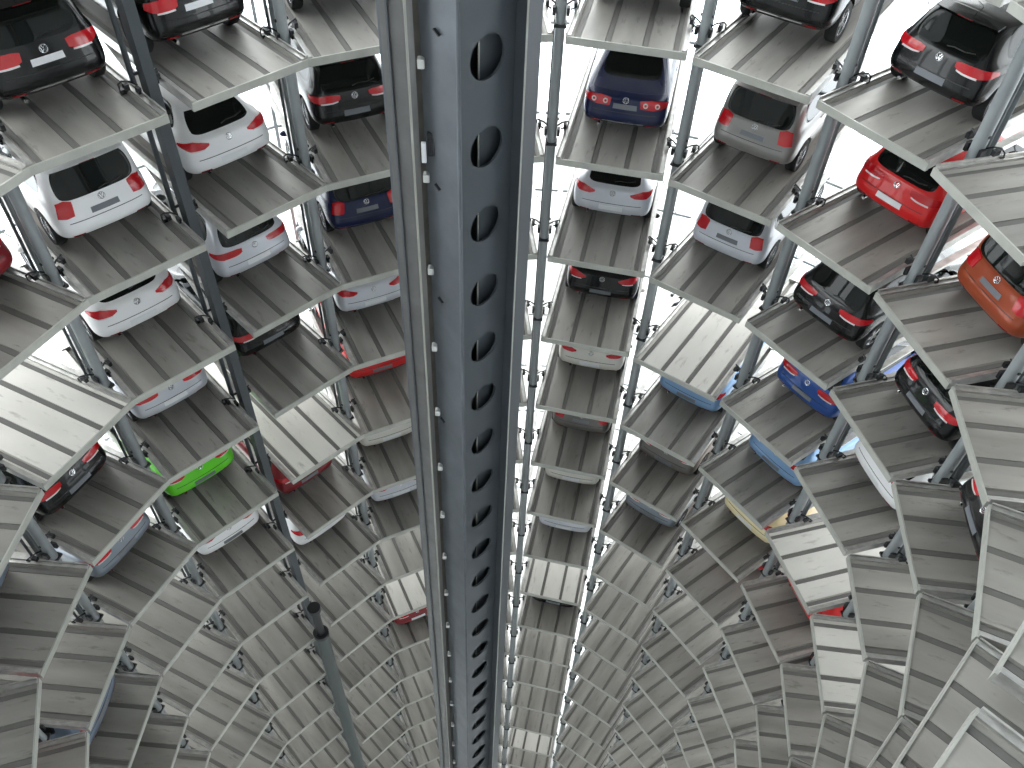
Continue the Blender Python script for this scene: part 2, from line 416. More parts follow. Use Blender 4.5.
def wheel_meshes(r, w=.205):
    bm = bmesh.new()
    lathe(bm, [(r * .66, -w / 2 + .01), (r * .93, -w / 2), (r, -w / 2 + .03), (r, w / 2 - .03), (r * .93, w / 2), (r * .66, w / 2 - .01)], 28)
    ty = tomesh(bm, True, 40)
    bm = bmesh.new()
    lathe(bm, [(r * .60, -w / 2 + .02), (r * .68, -w / 2 + .015), (r * .68, w / 2 - .012), (r * .60, w / 2 - .02)], 28)
    lathe_disc(bm, 0, w / 2 - .045, 0, r * .14, .03, 12)
    for k in range(5):
        mt = Matrix.Rotation(k * 2 * PI / 5, 4, 'Y')
        box(bm, r * .1, r * .63, w / 2 - .06, w / 2 - .03, -.035, .035, mt)
    rm = tomesh(bm)
    bm = bmesh.new(); lathe_disc(bm, 0, w / 2 - .10, 0, r * .6, .02, 20); br = tomesh(bm)
    return ty, rm, br
def badge_mesh():
    """round emblem: ring with a V over a W"""
    bm = bmesh.new(); R = .058
    N = 24
    tube(bm, [(0, R * math.cos(t * 2 * PI / N), R * math.sin(t * 2 * PI / N)) for t in range(N)], .0075, 6, True)
    def stroke(a, b): tube(bm, [(-.004, a[0], a[1]), (-.004, b[0], b[1])], .0062, 5)
    for s in (1, -1):
        stroke((s * .024, .050), (0, .008)); stroke((s * .046, .030), (s * .022, -.044)); stroke((s * .022, -.044), (0, -.004))
    return tomesh(bm)
BADGE = badge_mesh()
def make_car(kind):
    S = SPEC[kind]; L, hw = S['L'], S['W'] / 2; ax, wb = S['wb']
    me = body_mesh(S); sf = Surf(me, .78)
    parts = {}     # name -> list of (mesh, material key or None for paint, location)
    P = []
    body = split_by_material(me, (0,)); P.append(('body', body, None, None, []))
    P.append(('rear_window', split_by_material(me, (1,)), 'glass', None, []))
    P.append(('side_window', split_by_material(me, (2,)), 'glass', None, []))
    P.append(('side_window', split_by_material(me, (3,)), 'glass', None, []))
    P.append(('windscreen', split_by_material(me, (4,)), 'glass', None, []))
    P.append(('window_trim', split_by_material(me, (5,)), 'glass', None, []))
    zs, zb = S['zs'], S['zb']; bz = zb + (zs - zb) * .50
    if kind == 'hatch':
        st = [(23, zs - .105, zs - .035), (30, zs - .15, zs - .02), (44, zs - .165, zs - .02), (57, zs - .13, zs - .03), (66, zs - .09, zs - .045)]
        inner = [(26, zs - .150, zs - .128), (33, zs - .172, zs - .145), (46, zs - .178, zs - .15)]
    elif kind == 'coupe':
        st = [(30, zs - .10, zs - .065), (38, zs - .155, zs - .03), (48, zs - .15, zs + .0), (58, zs - .08, zs - .01), (66, zs - .045, zs - .02)]
        inner = [(36, zs - .155, zs - .14), (44, zs - .16, zs - .14), (50, zs - .155, zs - .135)]
    elif kind == 'van':
        st = [(37, zs - .22, zs + .03), (44, zs - .24, zs + .08), (52, zs - .22, zs + .04)]
        inner = None
    elif kind == 'sedan':
        st = [(24, zs - .20, zs - .06), (40, zs - .21, zs - .04), (55, zs - .17, zs - .06), (62, zs - .13, zs - .08)]
        inner = None
    else:
        st = [(27, zs - .16, zs - .04), (34, zs - .20, zs - .02), (46, zs - .21, zs - .02), (58, zs - .14, zs - .05)]
        inner = [(30, zs - .215, zs - .19), (38, zs - .225, zs - .195), (47, zs - .225, zs - .20)]
    for sg in (1, -1):
        f = (lambda s: s) if sg > 0 else mirror_st
        subs = []
        if inner: subs.append(('lamp_strip', sf.patch(f(inner), .016, .01, 6, 1), 'lamp_white', None))
        if kind == 'sedan':
            for th in (31, 45):
                p, n = sf.hit(math.radians(sg * th), zs - .125)
                bm = bmesh.new(); N = 16
                u = n.cross(Vector((0, 0, 1))).normalized(); v = n.cross(u)
                tube(bm, [p + n * .016 + .040 * (math.cos(t * 2 * PI / N) * u + math.sin(t * 2 * PI / N) * v) for t in range(N)], .013, 6, True)
                subs.append(('lamp_ring', tomesh(bm, True), 'lamp_white', None))
        P.append(('tail_light', sf.patch(f(st)), 'lamp_red', None, subs))
        P.append(('reflector', sf.patch(f([(33, zb + .17, zb + .20), (44, zb + .17, zb + .20)]), .006, .01, 4, 1), 'lamp_dark', None, []))
    # tailgate gaps
    tz = bz + .045
    P.append(('tailgate_gap', sf.patch([(-43, tz, tz + .012), (43, tz, tz + .012)], .002, .01, 18, 1), 'seam', None, []))
    lowz = {'suv': .24, 'van': .16}.get(kind, .15)
    P.append(('lower_bumper', sf.patch([(-52, zb + .08, zb + lowz), (52, zb + .08, zb + lowz)], .006, .02, 18, 2), 'trim', None, []))
    if kind in ('suv', 'sedan'):
        P.append(('bumper_strip', sf.patch([(-30, zb + .2, zb + .23), (30, zb + .2, zb + .23)], .012, .01, 14, 1), 'chrome', None, []))
    # plate recess with the plate
    pz = zs - .27 if kind != 'sedan' else zs - .25
    if kind in ('coupe', 'hatch'): pz = bz - .06
    if kind == 'coupe': pz = bz - .10
    P.append(('number_plate', sf.patch([(-19, pz, pz + .10), (19, pz, pz + .10)], .008, .01, 10, 1), 'PLATE', None, []))
    p, n = sf.hit(0, zs - .075 if kind != 'van' else zs - .05)
    rot = Matrix.Rotation(math.atan2(n.z, -n.x), 4, 'Y')
    bme = BADGE.copy(); bme.transform(Matrix.Translation(p + n * .008) @ rot)
    P.append(('emblem', bme, 'chrome', None, []))
    # rear wiper
    if kind not in ('sedan',):
        bm = bmesh.new(); bt = BVHTree.FromPolygons([v.co for v in me.vertices], [tuple(q.vertices) for q in me.polygons])
        pts = []
        for yy, zz in ((0.0, S['zg'] + .03), (-.12, S['zg'] + .05), (-.30, S['zg'] + .045), (-.45, S['zg'] + .07)):
            hrt = bt.ray_cast(Vector((-1, yy, zz)), Vector((1, 0, 0)))
            if hrt[0] is not None: pts.append(hrt[0] + Vector((-.015, 0, .006)))
        if len(pts) > 1:
            tube(bm, pts, .009, 6); P.append(('wiper', tomesh(bm), 'trim', None, []))
        # roof spoiler
        bm = bmesh.new(); w2 = hw * S['tw'] * .86; x0 = S['tx'] - (.10 if kind != 'coupe' else .13); z0 = S['zt']
        rows = []
        for k in range(9):
            y = -w2 + 2 * w2 * k / 8; e = abs(y) / w2
            rows.append([bm.verts.new(q) for q in ((x0 + .05 * e * e, y, z0 + .012 - .012 * e), (S['tx'] + .13, y, z0 + .062 - .03 * e * e), (S['tx'] + .13, y, z0 + .0), (x0 + .02 + .05 * e * e, y, z0 - .012 - .012 * e))])
        for k in range(8):
            A, B = rows[k], rows[k + 1]
            for i in range(4): bm.faces.new((A[i], A[(i + 1) % 4], B[(i + 1) % 4], B[i]))
        bm.faces.new(rows[0][::-1]); bm.faces.new(rows[-1])
        lampm = bmesh.new(); box(lampm, x0 + .005, x0 + .02, -.13, .13, z0 + .0 - .004, z0 + .01)
        P.append(('roof_spoiler', tomesh(bm, True, 35), None, None, [('brake_lamp', tomesh(lampm), 'lamp_dark', None)]))
    # antenna
    bm = bmesh.new(); tube(bm, [(S['tx'] + .35, 0, S['roof'] - .01), (S['tx'] + .30, 0, S['roof'] + .03), (S['tx'] + .12, 0, S['roof'] + .13)], .006, 6)
    P.append(('antenna', tomesh(bm), 'trim', None, []))
    # roof rails for van and suv
    if kind in ('van', 'suv'):
        for sg in (1, -1):
            bm = bmesh.new(); y = sg * hw * S['tw'] * .93
            tube(bm, [(S['tx'] + .3, y, S['zt'] + .035), (S['tx'] + .45, y, S['zt'] + .085), (L - S['tf'] - .4, y, S['zt'] + .085), (L - S['tf'] - .25, y, S['zt'] + .03)], .016, 6)
            P.append(('roof_rail', tomesh(bm, True), 'chrome', None, []))
    # mirrors and door handles
    gfx = L - S['gf']
    for sg in (1, -1):
        bm = bmesh.new(); y = sg * (hw * .97)
        bmesh.ops.create_uvsphere(bm, u_segments=12, v_segments=8, radius=1)
        for v in bm.verts: v.co = Vector((gfx - .32 + v.co.x * .07, y + sg * .09 + v.co.y * .11, S['zg'] + .05 + v.co.z * .07))
        tube(bm, [(gfx - .30, sg * hw * .86, S['zg'] - .01), (gfx - .31, y + sg * .06, S['zg'] + .03)], .025, 6)
        P.append(('wing_mirror', tomesh(bm, True), None, None, []))
        for xx in ((gx_ := ax + wb * .62), ax + wb * .22):
            bm = bmesh.new(); box(bm, xx, xx + .18, sg * hw * .962 - .02, sg * hw * .962 + .025, zs - .10, zs - .075)
            P.append(('door_handle', tomesh(bm), None, None, []))
    # exhaust
    if kind != 'van':
        bm = bmesh.new(); tube(bm, [(.07, .55 * hw, zb + .08), (.25, .55 * hw, zb + .08)], .032, 10); P.append(('exhaust', tomesh(bm), 'chrome', None, []))
    # wheels
    ty, rm, br = wheel_meshes(S['wr'])
    WH = []
    for wx in (ax, ax + wb):
        for sg in (1, -1): WH.append((wx, sg))
    return dict(P=P, wheel=(ty, rm, br), WH=WH, S=S)
CAR = {k: make_car(k) for k in SPEC}
def put_mat(o, m):
    if not o.data.materials: o.data.materials.append(m)
    o.material_slots[0].link = 'OBJECT'; o.material_slots[0].material = m
CSC = dict(hatch=1.09, coupe=1.10, van=1.06, sedan=1.05, suv=1.06)
def place_car(kind, paint, k, f, label, s=1.2, u=0.0, plate='plate_white', yaw=0.0):
    b = BAY[k]; p = b['c'] + b['n'] * s + b['t'] * u
    sc_ = CSC[kind]
    t = empty({'sedan': 'saloon_car', 'coupe': 'coupe_car', 'hatch': 'hatchback_car', 'van': 'people_carrier', 'suv': 'off_road_car'}[kind], (p.x, p.y, GZ - f * H - .0), b['rz'] + yaw)
    t.scale = (sc_, sc_, sc_)
    tag(t, label, 'car', 'new cars parked on the pallets')
    D = CAR[kind]; Sp = D['S']
    def lk(name, me, mk, par):
        o = bpy.data.objects.new(name, me); C.objects.link(o); o.parent = par
        if mk is None: m = PAINT[paint]
        elif mk == 'PLATE': m = M[plate]
        else: m = M[mk]
        put_mat(o, m); return o
    for name, me, mk, loc, subs in D['P']:
        o = lk(name, me, mk, t)
        for sn, sm, sk, _ in subs: lk(sn, sm, sk, o)
    ty, rm, br = D['wheel']
    for wx, sg in D['WH']:
        o = lk('wheel', ty, 'tyre', t); o.location = (wx, sg * (Sp['W'] / 2 - .112), Sp['wr'] - .008)
        if sg < 0: o.rotation_euler = (0, 0, PI)
        r_ = lk('rim', rm, 'alloy', o); lk('brake_disc', br, 'post_dark', o)
    return t

CARS = [
 # kind, paint, bay, floor, s, u, plate, short phrase, label
 ('van', 'graphite', 'A', 0, 1.2, .10, 'plate_white', 'the cut-off dark car at the top', 'dark grey car mostly cut off by the top of the frame, above the navy saloon'),
 ('sedan', 'navy', 'A', 1, 1.0, .08, 'plate_grey', 'the navy saloon', 'dark navy saloon with round red and white tail lights and a boot lid'),
 ('coupe', 'silver', 'A', 2, 1.45, .05, 'plate_white', 'the silver coupe below the navy saloon', 'silver coupe on the pallet just below the navy saloon'),
 ('coupe', 'black', 'A', 3, 1.45, .10, 'plate_grey', 'the black coupe below the silver coupe', 'black coupe with pointed red lights under the silver coupe, right of the mast'),
 ('coupe', 'champagne', 'A', 4, 1.35, .10, 'plate_white', 'the pearl coupe', 'pale champagne coupe right of the mast, between the black coupe and a taupe car'),
 ('van', 'taupe', 'A', 5, 1.2, .10, 'plate_grey', 'the taupe car', 'taupe grey car with upright red corner lights, right of the mast'),
 ('hatch', 'champagne', 'A', 6, 1.15, .05, 'plate_white', 'the thin sliver of a pale car', 'thin sliver of a pale car under the front edge below the taupe car'),
 ('coupe', 'silver', 'A', 7, 1.0, .05, 'plate_white', 'the white car low beside the mast', 'white car of which a thin arc shows, lowest white one right of the mast'),
 ('hatch', 'black', 'A', 9, .9, .05, 'plate_grey', 'the dark car under the bright pallet', 'dark car peeping out under the bright empty pallet right of the mast'),
 ('suv', 'black', 'B', 0, 1.4, -.10, 'plate_grey', 'the black off-roader', 'black off-road car with round lights at the top, right of centre'),
 ('van', 'grey', 'B', 1, 1.2, .05, 'plate_grey', 'the warm grey people carrier', 'warm grey people carrier with a black rear window, below the black off-roader'),
 ('van', 'silver', 'B', 2, 1.25, .10, 'plate_grey', 'the silver people carrier', 'light silver people carrier below the warm grey one'),
 ('coupe', 'lightblue', 'B', 4, 1.45, .12, 'plate_grey', 'the light blue coupe', 'light blue metallic coupe below the bright empty pallet right of centre'),
 ('coupe', 'taupe', 'B', 5, 1.15, .05, 'plate_grey', 'the dark taupe car', 'dark taupe metallic car one pallet below the light blue coupe'),
 ('hatch', 'steelgrey', 'B', 6, 1.0, .05, 'plate_grey', 'the slate grey car', 'slate grey car two pallets below the light blue coupe'),
 ('hatch', 'black', 'C', 0, 1.2, .10, 'plate_grey', 'the big black hatchback at the upper right', 'black hatchback with wide red lights in the upper right corner'),
 ('hatch', 'red', 'C', 1, 1.6, .12, 'plate_white', 'the bright red hatchback', 'bright red hatchback below the black hatchback at the upper right'),
 ('hatch', 'black', 'C', 2, .85, .10, 'plate_grey', 'the black hatchback under the red one', 'black hatchback one pallet below the bright red one'),
 ('hatch', 'blue', 'C', 3, 1.25, .20, 'plate_grey', 'the royal blue hatchback', 'royal blue hatchback two pallets below the bright red one'),
 ('coupe', 'lightblue', 'C', 4, 1.2, .20, 'plate_grey', 'the pale blue car', 'pale blue car just below the royal blue hatchback'),
 ('coupe', 'cream', 'C', 5, 1.1, .20, 'plate_white', 'the cream car', 'cream yellow car, the only cream one in the tower'),
 ('hatch', 'red', 'C', 6, 2.0, .0, 'plate_grey', 'the red car hidden under the cream one', 'red car nearly hidden one storey below the cream car'),
 ('hatch', 'darkred', 'C', 8, 2.0, .0, 'plate_grey', 'the deep red car', 'dark red car nearly hidden three storeys below the cream car'),
 ('van', 'orange', 'D', 1, 1.15, .10, 'plate_grey', 'the copper people carrier', 'copper orange people carrier at the right edge'),
 ('hatch', 'black', 'D', 2, 0.95, .15, 'plate_grey', 'the black hatchback under the copper car', 'black hatchback below the copper orange car at the right'),
 ('coupe', 'white', 'D', 3, 1.15, -.05, 'plate_white', 'the white coupe at the right', 'white coupe with a black lower bumper, two pallets below the copper orange car'),
 ('hatch', 'red', 'D', 5, 1.0, .05, 'plate_grey', 'the red car under the bright pallet', 'red car sticking out under the bright empty pallet in the lower right'),
 ('hatch', 'darkred', 'D', 6, 1.9, 0, 'plate_grey', 'the maroon car', 'maroon car nearly hidden one storey below the red car in the lower right'),
 ('hatch', 'black', 'E', 2, 0.85, 0, 'plate_grey', 'the black car at the right edge', 'black car behind the pallet edge at the right border, right of the white coupe'),
 ('hatch', 'darkred', 'W', 1, 1.2, .1, 'plate_grey', 'the cut-off dark red car', 'dark red car cut off by the left edge, left of the white coupe'),
 ('hatch', 'black', 'W', 3, 1.1, -.1, 'plate_grey', 'the black hatchback under the bright left pallet', 'black hatchback below the bright empty pallet at the left'),
 ('hatch', 'steelgrey', 'W', 4, 0.98, .05, 'plate_grey', 'the blue-grey car at the left', 'blue-grey car one pallet below the black hatchback on the left'),
 ('hatch', 'bluegrey', 'V', 3, 1.2, 0, 'plate_grey', 'the dark car at the left edge', 'dark teal-grey car of which a corner shows at the left edge'),
 ('hatch', 'steelgrey', 'V', 6, .8, 0, 'plate_grey', 'the thin grey arc at the lower left', 'thin grey arc of a car at the bottom edge, right of the teal-grey one'),
 ('hatch', 'red', 'U', 4, 1.2, 0, 'plate_grey', 'the red car at the lower left edge', 'red car seen through the gap between pallets at the lower left edge'),
 ('hatch', 'silver', 'U', 5, 1.2, 0, 'plate_grey', 'the hidden silver car at the lower left', 'silver car seen through the pallet gap left of the teal-grey car'),
 ('hatch', 'bluegrey', 'V', 5, 0.75, 0, 'plate_grey', 'the teal-grey car', 'teal-grey car of which a long thin arc shows in the lower left'),
 ('suv', 'black', 'X', 0, 1.05, -.12, 'plate_white', 'the black off-roader at the upper left', 'black off-road car with wide red lights in the upper left corner'),
 ('van', 'white', 'X', 1, 1.05, -.10, 'plate_grey', 'the white people carrier', 'white people carrier with a grey number plate at the left'),
 ('coupe', 'white', 'X', 2, 1.35, -.12, 'plate_white', 'the white coupe below the white people carrier', 'white coupe with small red wedge lights below the white people carrier'),
 ('hatch', 'silver', 'X', 3, 1.4, -.10, 'plate_white', 'the silver car above the green one', 'silver car of which the bumper shows, just above the green coupe'),
 ('coupe', 'green', 'X', 4, 1.15, -.20, 'plate_grey', 'the green coupe', 'bright lime green coupe, the only green car'),
 ('coupe', 'white', 'X', 5, 1.0, -0.12, 'plate_grey', 'the white car below the green one', 'white car with dark lamp slots, one pallet below the green coupe'),
 ('suv', 'black', 'Y', 0, 1.2, -.15, 'plate_white', 'the black off-roader left of the mast', 'black off-road car at the top, second column left of the mast'),
 ('coupe', 'white', 'Y', 1, 1.3, -.12, 'plate_white', 'the white coupe under the black off-roader', 'white coupe with a black rear window, below the second black off-roader'),
 ('hatch', 'silver', 'Y', 2, 1.3, -.12, 'plate_white', 'the silver hatchback', 'silver hatchback with a white number plate, below the white coupe left of the mast'),
 ('hatch', 'black', 'Y', 3, 1.55, -.12, 'plate_grey', 'the small black car', 'small black car below the silver hatchback, left of the mast'),
 ('hatch', 'darkred', 'Y', 5, 1.2, -.20, 'plate_grey', 'the crimson car', 'dark crimson car sticking out below the bright empty pallet left of the mast'),
 ('coupe', 'white', 'Y', 6, 1.1, -0.15, 'plate_white', 'the white car below the crimson one', 'white car one pallet below the dark crimson car'),
 ('van', 'bluegrey', 'Z', 0, 1.3, -.05, 'plate_grey', 'the cut-off blue-grey car', 'blue-grey car cut off by the top edge, just left of the mast'),
 ('hatch', 'black', 'Z', 1, 1.4, -.05, 'plate_grey', 'the black hatchback beside the mast', 'black hatchback touching the left edge of the mast near the top'),
 ('van', 'navy', 'Z', 2, 1.3, -.08, 'plate_grey', 'the navy people carrier', 'navy blue people carrier just left of the mast'),
 ('coupe', 'silver', 'Z', 3, 1.4, -.12, 'plate_white', 'the silver coupe beside the mast', 'silver coupe just left of the mast, below the navy people carrier'),
 ('coupe', 'red', 'Z', 4, 1.55, -.10, 'plate_grey', 'the red coupe beside the mast', 'bright red coupe just left of the mast'),
 ('coupe', 'champagne', 'Z', 5, 1.2, -.15, 'plate_white', 'the pale car below the red coupe', 'pale silver car one pallet below the red coupe beside the mast'),
 ('coupe', 'silver', 'Z', 6, 1.0, -.10, 'plate_white', 'the light car two below the red coupe', 'light silver car two pallets below the red coupe beside the mast'),
 ('hatch', 'darkred', 'Z', 9, 0.65, -.05, 'plate_white', 'the dark red car low at the mast', 'dark red car peeping out under a bright empty pallet, low left of the mast'),
]
PHRASE = {(c[2], c[3]): c[7] for c in CARS}
SIDE = dict(W=.10, X=.12, Y=.12, Z=.10, B=-.12, C=-.13, D=-.15)     # cars stand a little off the pallet's centre line
for c in CARS: place_car(c[0], c[1], c[2], c[3], c[8], c[4], c[5] + SIDE.get(c[2], 0), c[6])

BRIGHT_EMPTY = {('B', 3): 'bright clean empty pallet between the silver people carrier and the light blue coupe',
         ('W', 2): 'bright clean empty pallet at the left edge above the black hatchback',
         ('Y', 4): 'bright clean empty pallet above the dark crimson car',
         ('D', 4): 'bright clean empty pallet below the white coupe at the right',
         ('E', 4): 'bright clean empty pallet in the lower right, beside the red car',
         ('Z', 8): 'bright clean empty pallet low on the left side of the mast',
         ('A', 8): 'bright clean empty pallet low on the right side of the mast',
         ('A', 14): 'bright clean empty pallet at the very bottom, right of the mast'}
NUM = ['no', 'one', 'two', 'three', 'four', 'five', 'six', 'seven', 'eight', 'nine', 'ten', 'eleven', 'twelve', 'thirteen', 'fourteen', 'fifteen', 'sixteen', 'seventeen']
COLUMN = {'U': 'leftmost column', 'V': 'column at the left edge', 'M': 'column hidden behind the mast', 'E': 'column at the right edge',
          'F': 'column in the lower right corner', 'G': 'column of the lower right corner beyond', 'H': 'nearest column at the lower right'}
def pallet_label(k, f):
    if (k, f) in PHRASE: return 'worn grey steel pallet carrying ' + PHRASE[(k, f)]
    if (k, f) in BRIGHT_EMPTY: return BRIGHT_EMPTY[(k, f)]
    ab = [g_ for g_ in range(f - 1, -2, -1) if (k, g_) in PHRASE]
    if ab:
        d = f - ab[0]
        return 'empty grey pallet %s level%s below %s' % (NUM[d], '' if d == 1 else 's', PHRASE[(k, ab[0])])
    be = [g_ for g_ in range(f + 1, NF + 1) if (k, g_) in PHRASE]
    if be:
        d = be[0] - f
        return 'empty grey pallet %s level%s above %s' % (NUM[d], '' if d == 1 else 's', PHRASE[(k, be[0])])
    vis = [g_ for g_ in range(-1, NF + 1) if in_view(k, g_)]
    i = vis.index(f)
    return 'empty grey pallet, %s in the %s' % ('topmost' if i == 0 else NUM[i] + ' below the topmost', COLUMN[k])
n_p = 0
for k in ORDER:
    for f in range(-1, NF + 1):
        if not (in_view(k, f) or (k, f) in PHRASE): continue
        if f == -1 and k in 'WVUGHF': continue
        if k == 'M' and f < 0: continue
        kind = 'clean' if (k, f) in BRIGHT_EMPTY else 'worn'
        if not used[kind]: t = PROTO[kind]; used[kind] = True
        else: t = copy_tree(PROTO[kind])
        b = BAY[k]
        t.location = (b['c'].x, b['c'].y, GZ - f * H); t.rotation_euler = (0, 0, b['rz'])
        tag(t, pallet_label(k, f), 'pallet', 'steel parking pallets of the tower'); n_p += 1

# ------------------------------------------------------------------ posts between the bays
def bracket_mesh():
    """wall-side clamp, two bent rod handles with rollers and two radial shelf arms; x outward, y along the ring"""
    bm = bmesh.new()
    box(bm, -.125, .125, -.13, .13, -.26, -.20)
    for s in (-1, 1):
        tube(bm, [(.10, s * .08, .10), (.10, s * .20, .20), (.12, s * .32, .24), (.20, s * .36, .16), (.26, s * .34, .03), (.20, s * .2, -.02)], .016, 6)
        box(bm, .02, .16, s * .28 - .035, s * .28 + .035, .10, .20)
        box(bm, -.10, .02, s * .14 - .03, s * .14 + .03, -.02, .14)
        box(bm, .20, .30, s * .30 - .04, s * .30 + .04, -.06, .04)
    tube(bm, [(.0, -.13, .35), (.0, .13, .35)], .03, 6)
    return tomesh(bm)
def arm_mesh(ang):
    bm = bmesh.new()
    for s in (-1, 1):
        m_ = Matrix.Rotation(s * ang, 4, 'Z')
        box(bm, .1, 4.9, -.03 + s * .05, .03 + s * .05, -.34, -.20, m_); box(bm, .1, 4.9, -.07 + s * .05, .07 + s * .05, -.20, -.188, m_)
    return tomesh(bm)
BR = bracket_mesh(); ARM = arm_mesh(math.radians(9.3))
def post_points():
    out = []
    for i in range(len(ORDER) - 1):
        a, b = BAY[ORDER[i]], BAY[ORDER[i + 1]]
        v = (a['r'] + b['l']) / 2; n = (a['n'] + b['n']).normalized()
        gap = (b['l'] - a['r']).length
        out.append((ORDER[i] + ORDER[i + 1], v, n, gap))
    return out
POST_LABEL = {
 'UV': 'grey steel post at the far lower left', 'VW': 'grey steel post at the left edge, beside the cut-off dark red car', 'WX': 'grey steel post left of the white people carrier',
 'YZ': 'grey steel post left of the black hatchback beside the mast', 'ZM': 'steel post hidden behind the left side of the mast',
 'MA': 'round steel post just right of the mast, left of the navy saloon', 'AB': 'round steel post between the navy saloon and the warm grey people carrier',
 'BC': 'round steel post between the black off-roader and the big black hatchback', 'CD': 'round steel post between the bright red hatchback and the copper people carrier',
 'DE': 'steel post right of the black hatchback under the copper car', 'EF': 'steel post at the lower right edge', 'FG': 'steel post in the lower right corner'}
ZT, ZB = GZ + 1.9 * H, 0.0
pipes = []
for nm, v, n, gap in post_points():
    if nm in ('XY', 'GH'): continue
    off = .95
    p = v + n * off; rz = math.atan2(n.y, n.x)
    t = empty('steel_post', (p.x, p.y, 0), rz); tag(t, POST_LABEL[nm], 'post', 'steel posts between the columns of pallets')
    big = nm in ('CD', 'DE', 'EF', 'FG')
    r = .115 if nm in ('CD', 'DE', 'EF', 'FG', 'BC') else .105
    bm = bmesh.new(); nn = 20
    tube(bm, [(0, 0, ZB), (0, 0, ZT)], r, nn); link('tube', tomesh(bm, True, 40), M['post'], t)
    bm = bmesh.new(); x0 = r + .02
    box(bm, x0, x0 + .012, -.09, .09, ZB, ZT); box(bm, x0 + .16, x0 + .172, -.09, .09, ZB, ZT); box(bm, x0 + .012, x0 + .16, -.006, .006, ZB, ZT)
    link('back_beam', tomesh(bm), M['post'], t)
    sd = 1 if v.x < 0 else -1
    bm = bmesh.new(); tube(bm, [(.42, .10, ZB), (.42, .10, ZT)], .03, 8)
    link('side_pipe', tomesh(bm, True, 40), M['post_dark'], t)
    fmax = NF
    br = None
    for f in range(-1, NF + 1):
        z = GZ - f * H
        q = project((p.x, p.y, z))
        if q is None or not (-60 < q[0] < 1084 and -60 < q[1] < 828): continue
        link('bracket', BR, M['black'] if not BR.materials else M['black'], t, (0, 0, z))
        link('shelf_arm', ARM, M['rim'], t, (0, 0, z))
# the tall dark guide column standing in the wide gap of the left side
a, b = BAY['X'], BAY['Y']; v = (a['r'] + b['l']) / 2; n = (a['n'] + b['n']).normalized(); tt = Vector((n.y, -n.x))
p = v + n * .75 - tt * .12
t = empty('guide_column', (p.x, p.y, 0), math.atan2(n.y, n.x))
tag(t, 'dark steel guide column between the white people carrier and the white coupe', 'column')
bm = bmesh.new(); box(bm, -.14, .14, -.14, .05, ZB, ZT); link('box_section', tomesh(bm), M['post_dark'], t)
bm = bmesh.new(); tube(bm, [(.50, .03, ZB), (.50, .03, ZT)], .05, 10); link('side_pipe', tomesh(bm, True, 40), M['post_dark'], t)
for f in range(-1, 10):
    link('bracket', BR, M['black'], t, (.12, 0, GZ - f * H)); link('shelf_arm', ARM, M['rim'], t, (0.1, 0, GZ - f * H))
p2 = v - n * .30 - tt * .26
t = empty('lift_rail', (p2.x, p2.y, 0), math.atan2(n.y, n.x)); zt = GZ - 6.45 * H
tag(t, 'thick grey-green rail ending between the pallets, lower left of the mast', 'rail')
bm = bmesh.new(); tube(bm, [(0, 0, 0), (0, 0, zt - 1.0)], .215, 20); link('tube', tomesh(bm, True, 40), mat('grey_green_paint', (0.07, 0.085, 0.082), 0.5, .1), t)
bm = bmesh.new(); tube(bm, [(0, 0, zt - 1.02), (0, 0, zt - .85)], .25, 20); tube(bm, [(0, 0, zt - .85), (0, 0, zt + .62)], .13, 14); tube(bm, [(0, 0, zt + .62), (0, 0, zt + .8)], .2, 14)
link('rail_head', tomesh(bm, True, 40), M['black'], t)
# matching column on the right side, behind the lowest right pallets
a, b = BAY['G'], BAY['H']; v = (a['r'] + b['l']) / 2; n = (a['n'] + b['n']).normalized(); p = v + n * .45
bm = bmesh.new(); box(bm, -.11, .11, -.12, .08, ZB, GZ - .4 * H)
o = link('guide_column', tomesh(bm), M['post_dark']); o.location = (p.x, p.y, 0); o.rotation_euler = (0, 0, math.atan2(n.y, n.x))
tag(o, 'dark guide column in the gap at the lower right corner', 'column')

# ------------------------------------------------------------------ central mast
def ray_xy(px, Y, py=0.0):
    d = fw * FPX + rt * (px - 512) + up * (384 - py)
    return Vector((Y * d.x / d.y, Y))
MB, MT = 0.0, CAM_Z + 3.4 * H
D0 = 7.75
A_ = ray_xy(457.5, D0); Bl = ray_xy(418, D0 + .42); Cr = ray_xy(517, D0 + .56); Dk = Bl + Cr - A_
mast = empty('lift_mast', (A_.x, A_.y, 0))
tag(mast, 'tall blue-grey steel mast with a row of round holes in the middle', 'mast')
off = Vector((A_.x, A_.y))
def rel(p): return (p - off)
def plate(name, p, q, th, m, z0=MB, z1=MT):
    p, q = rel(p), rel(q); d = (q - p).normalized(); nn = Vector((-d.y, d.x)) * th
    bm = bmesh.new(); prism(bm, [p, q, q + nn, p + nn], z0, z1)
    return link(name, tomesh(bm), m, mast)
plate('side_plate', Bl, A_, .02, M['mast_light'])
plate('back_plate', Dk, Bl, .02, M['mast']); plate('back_plate', Cr, Dk, .02, M['mast'])
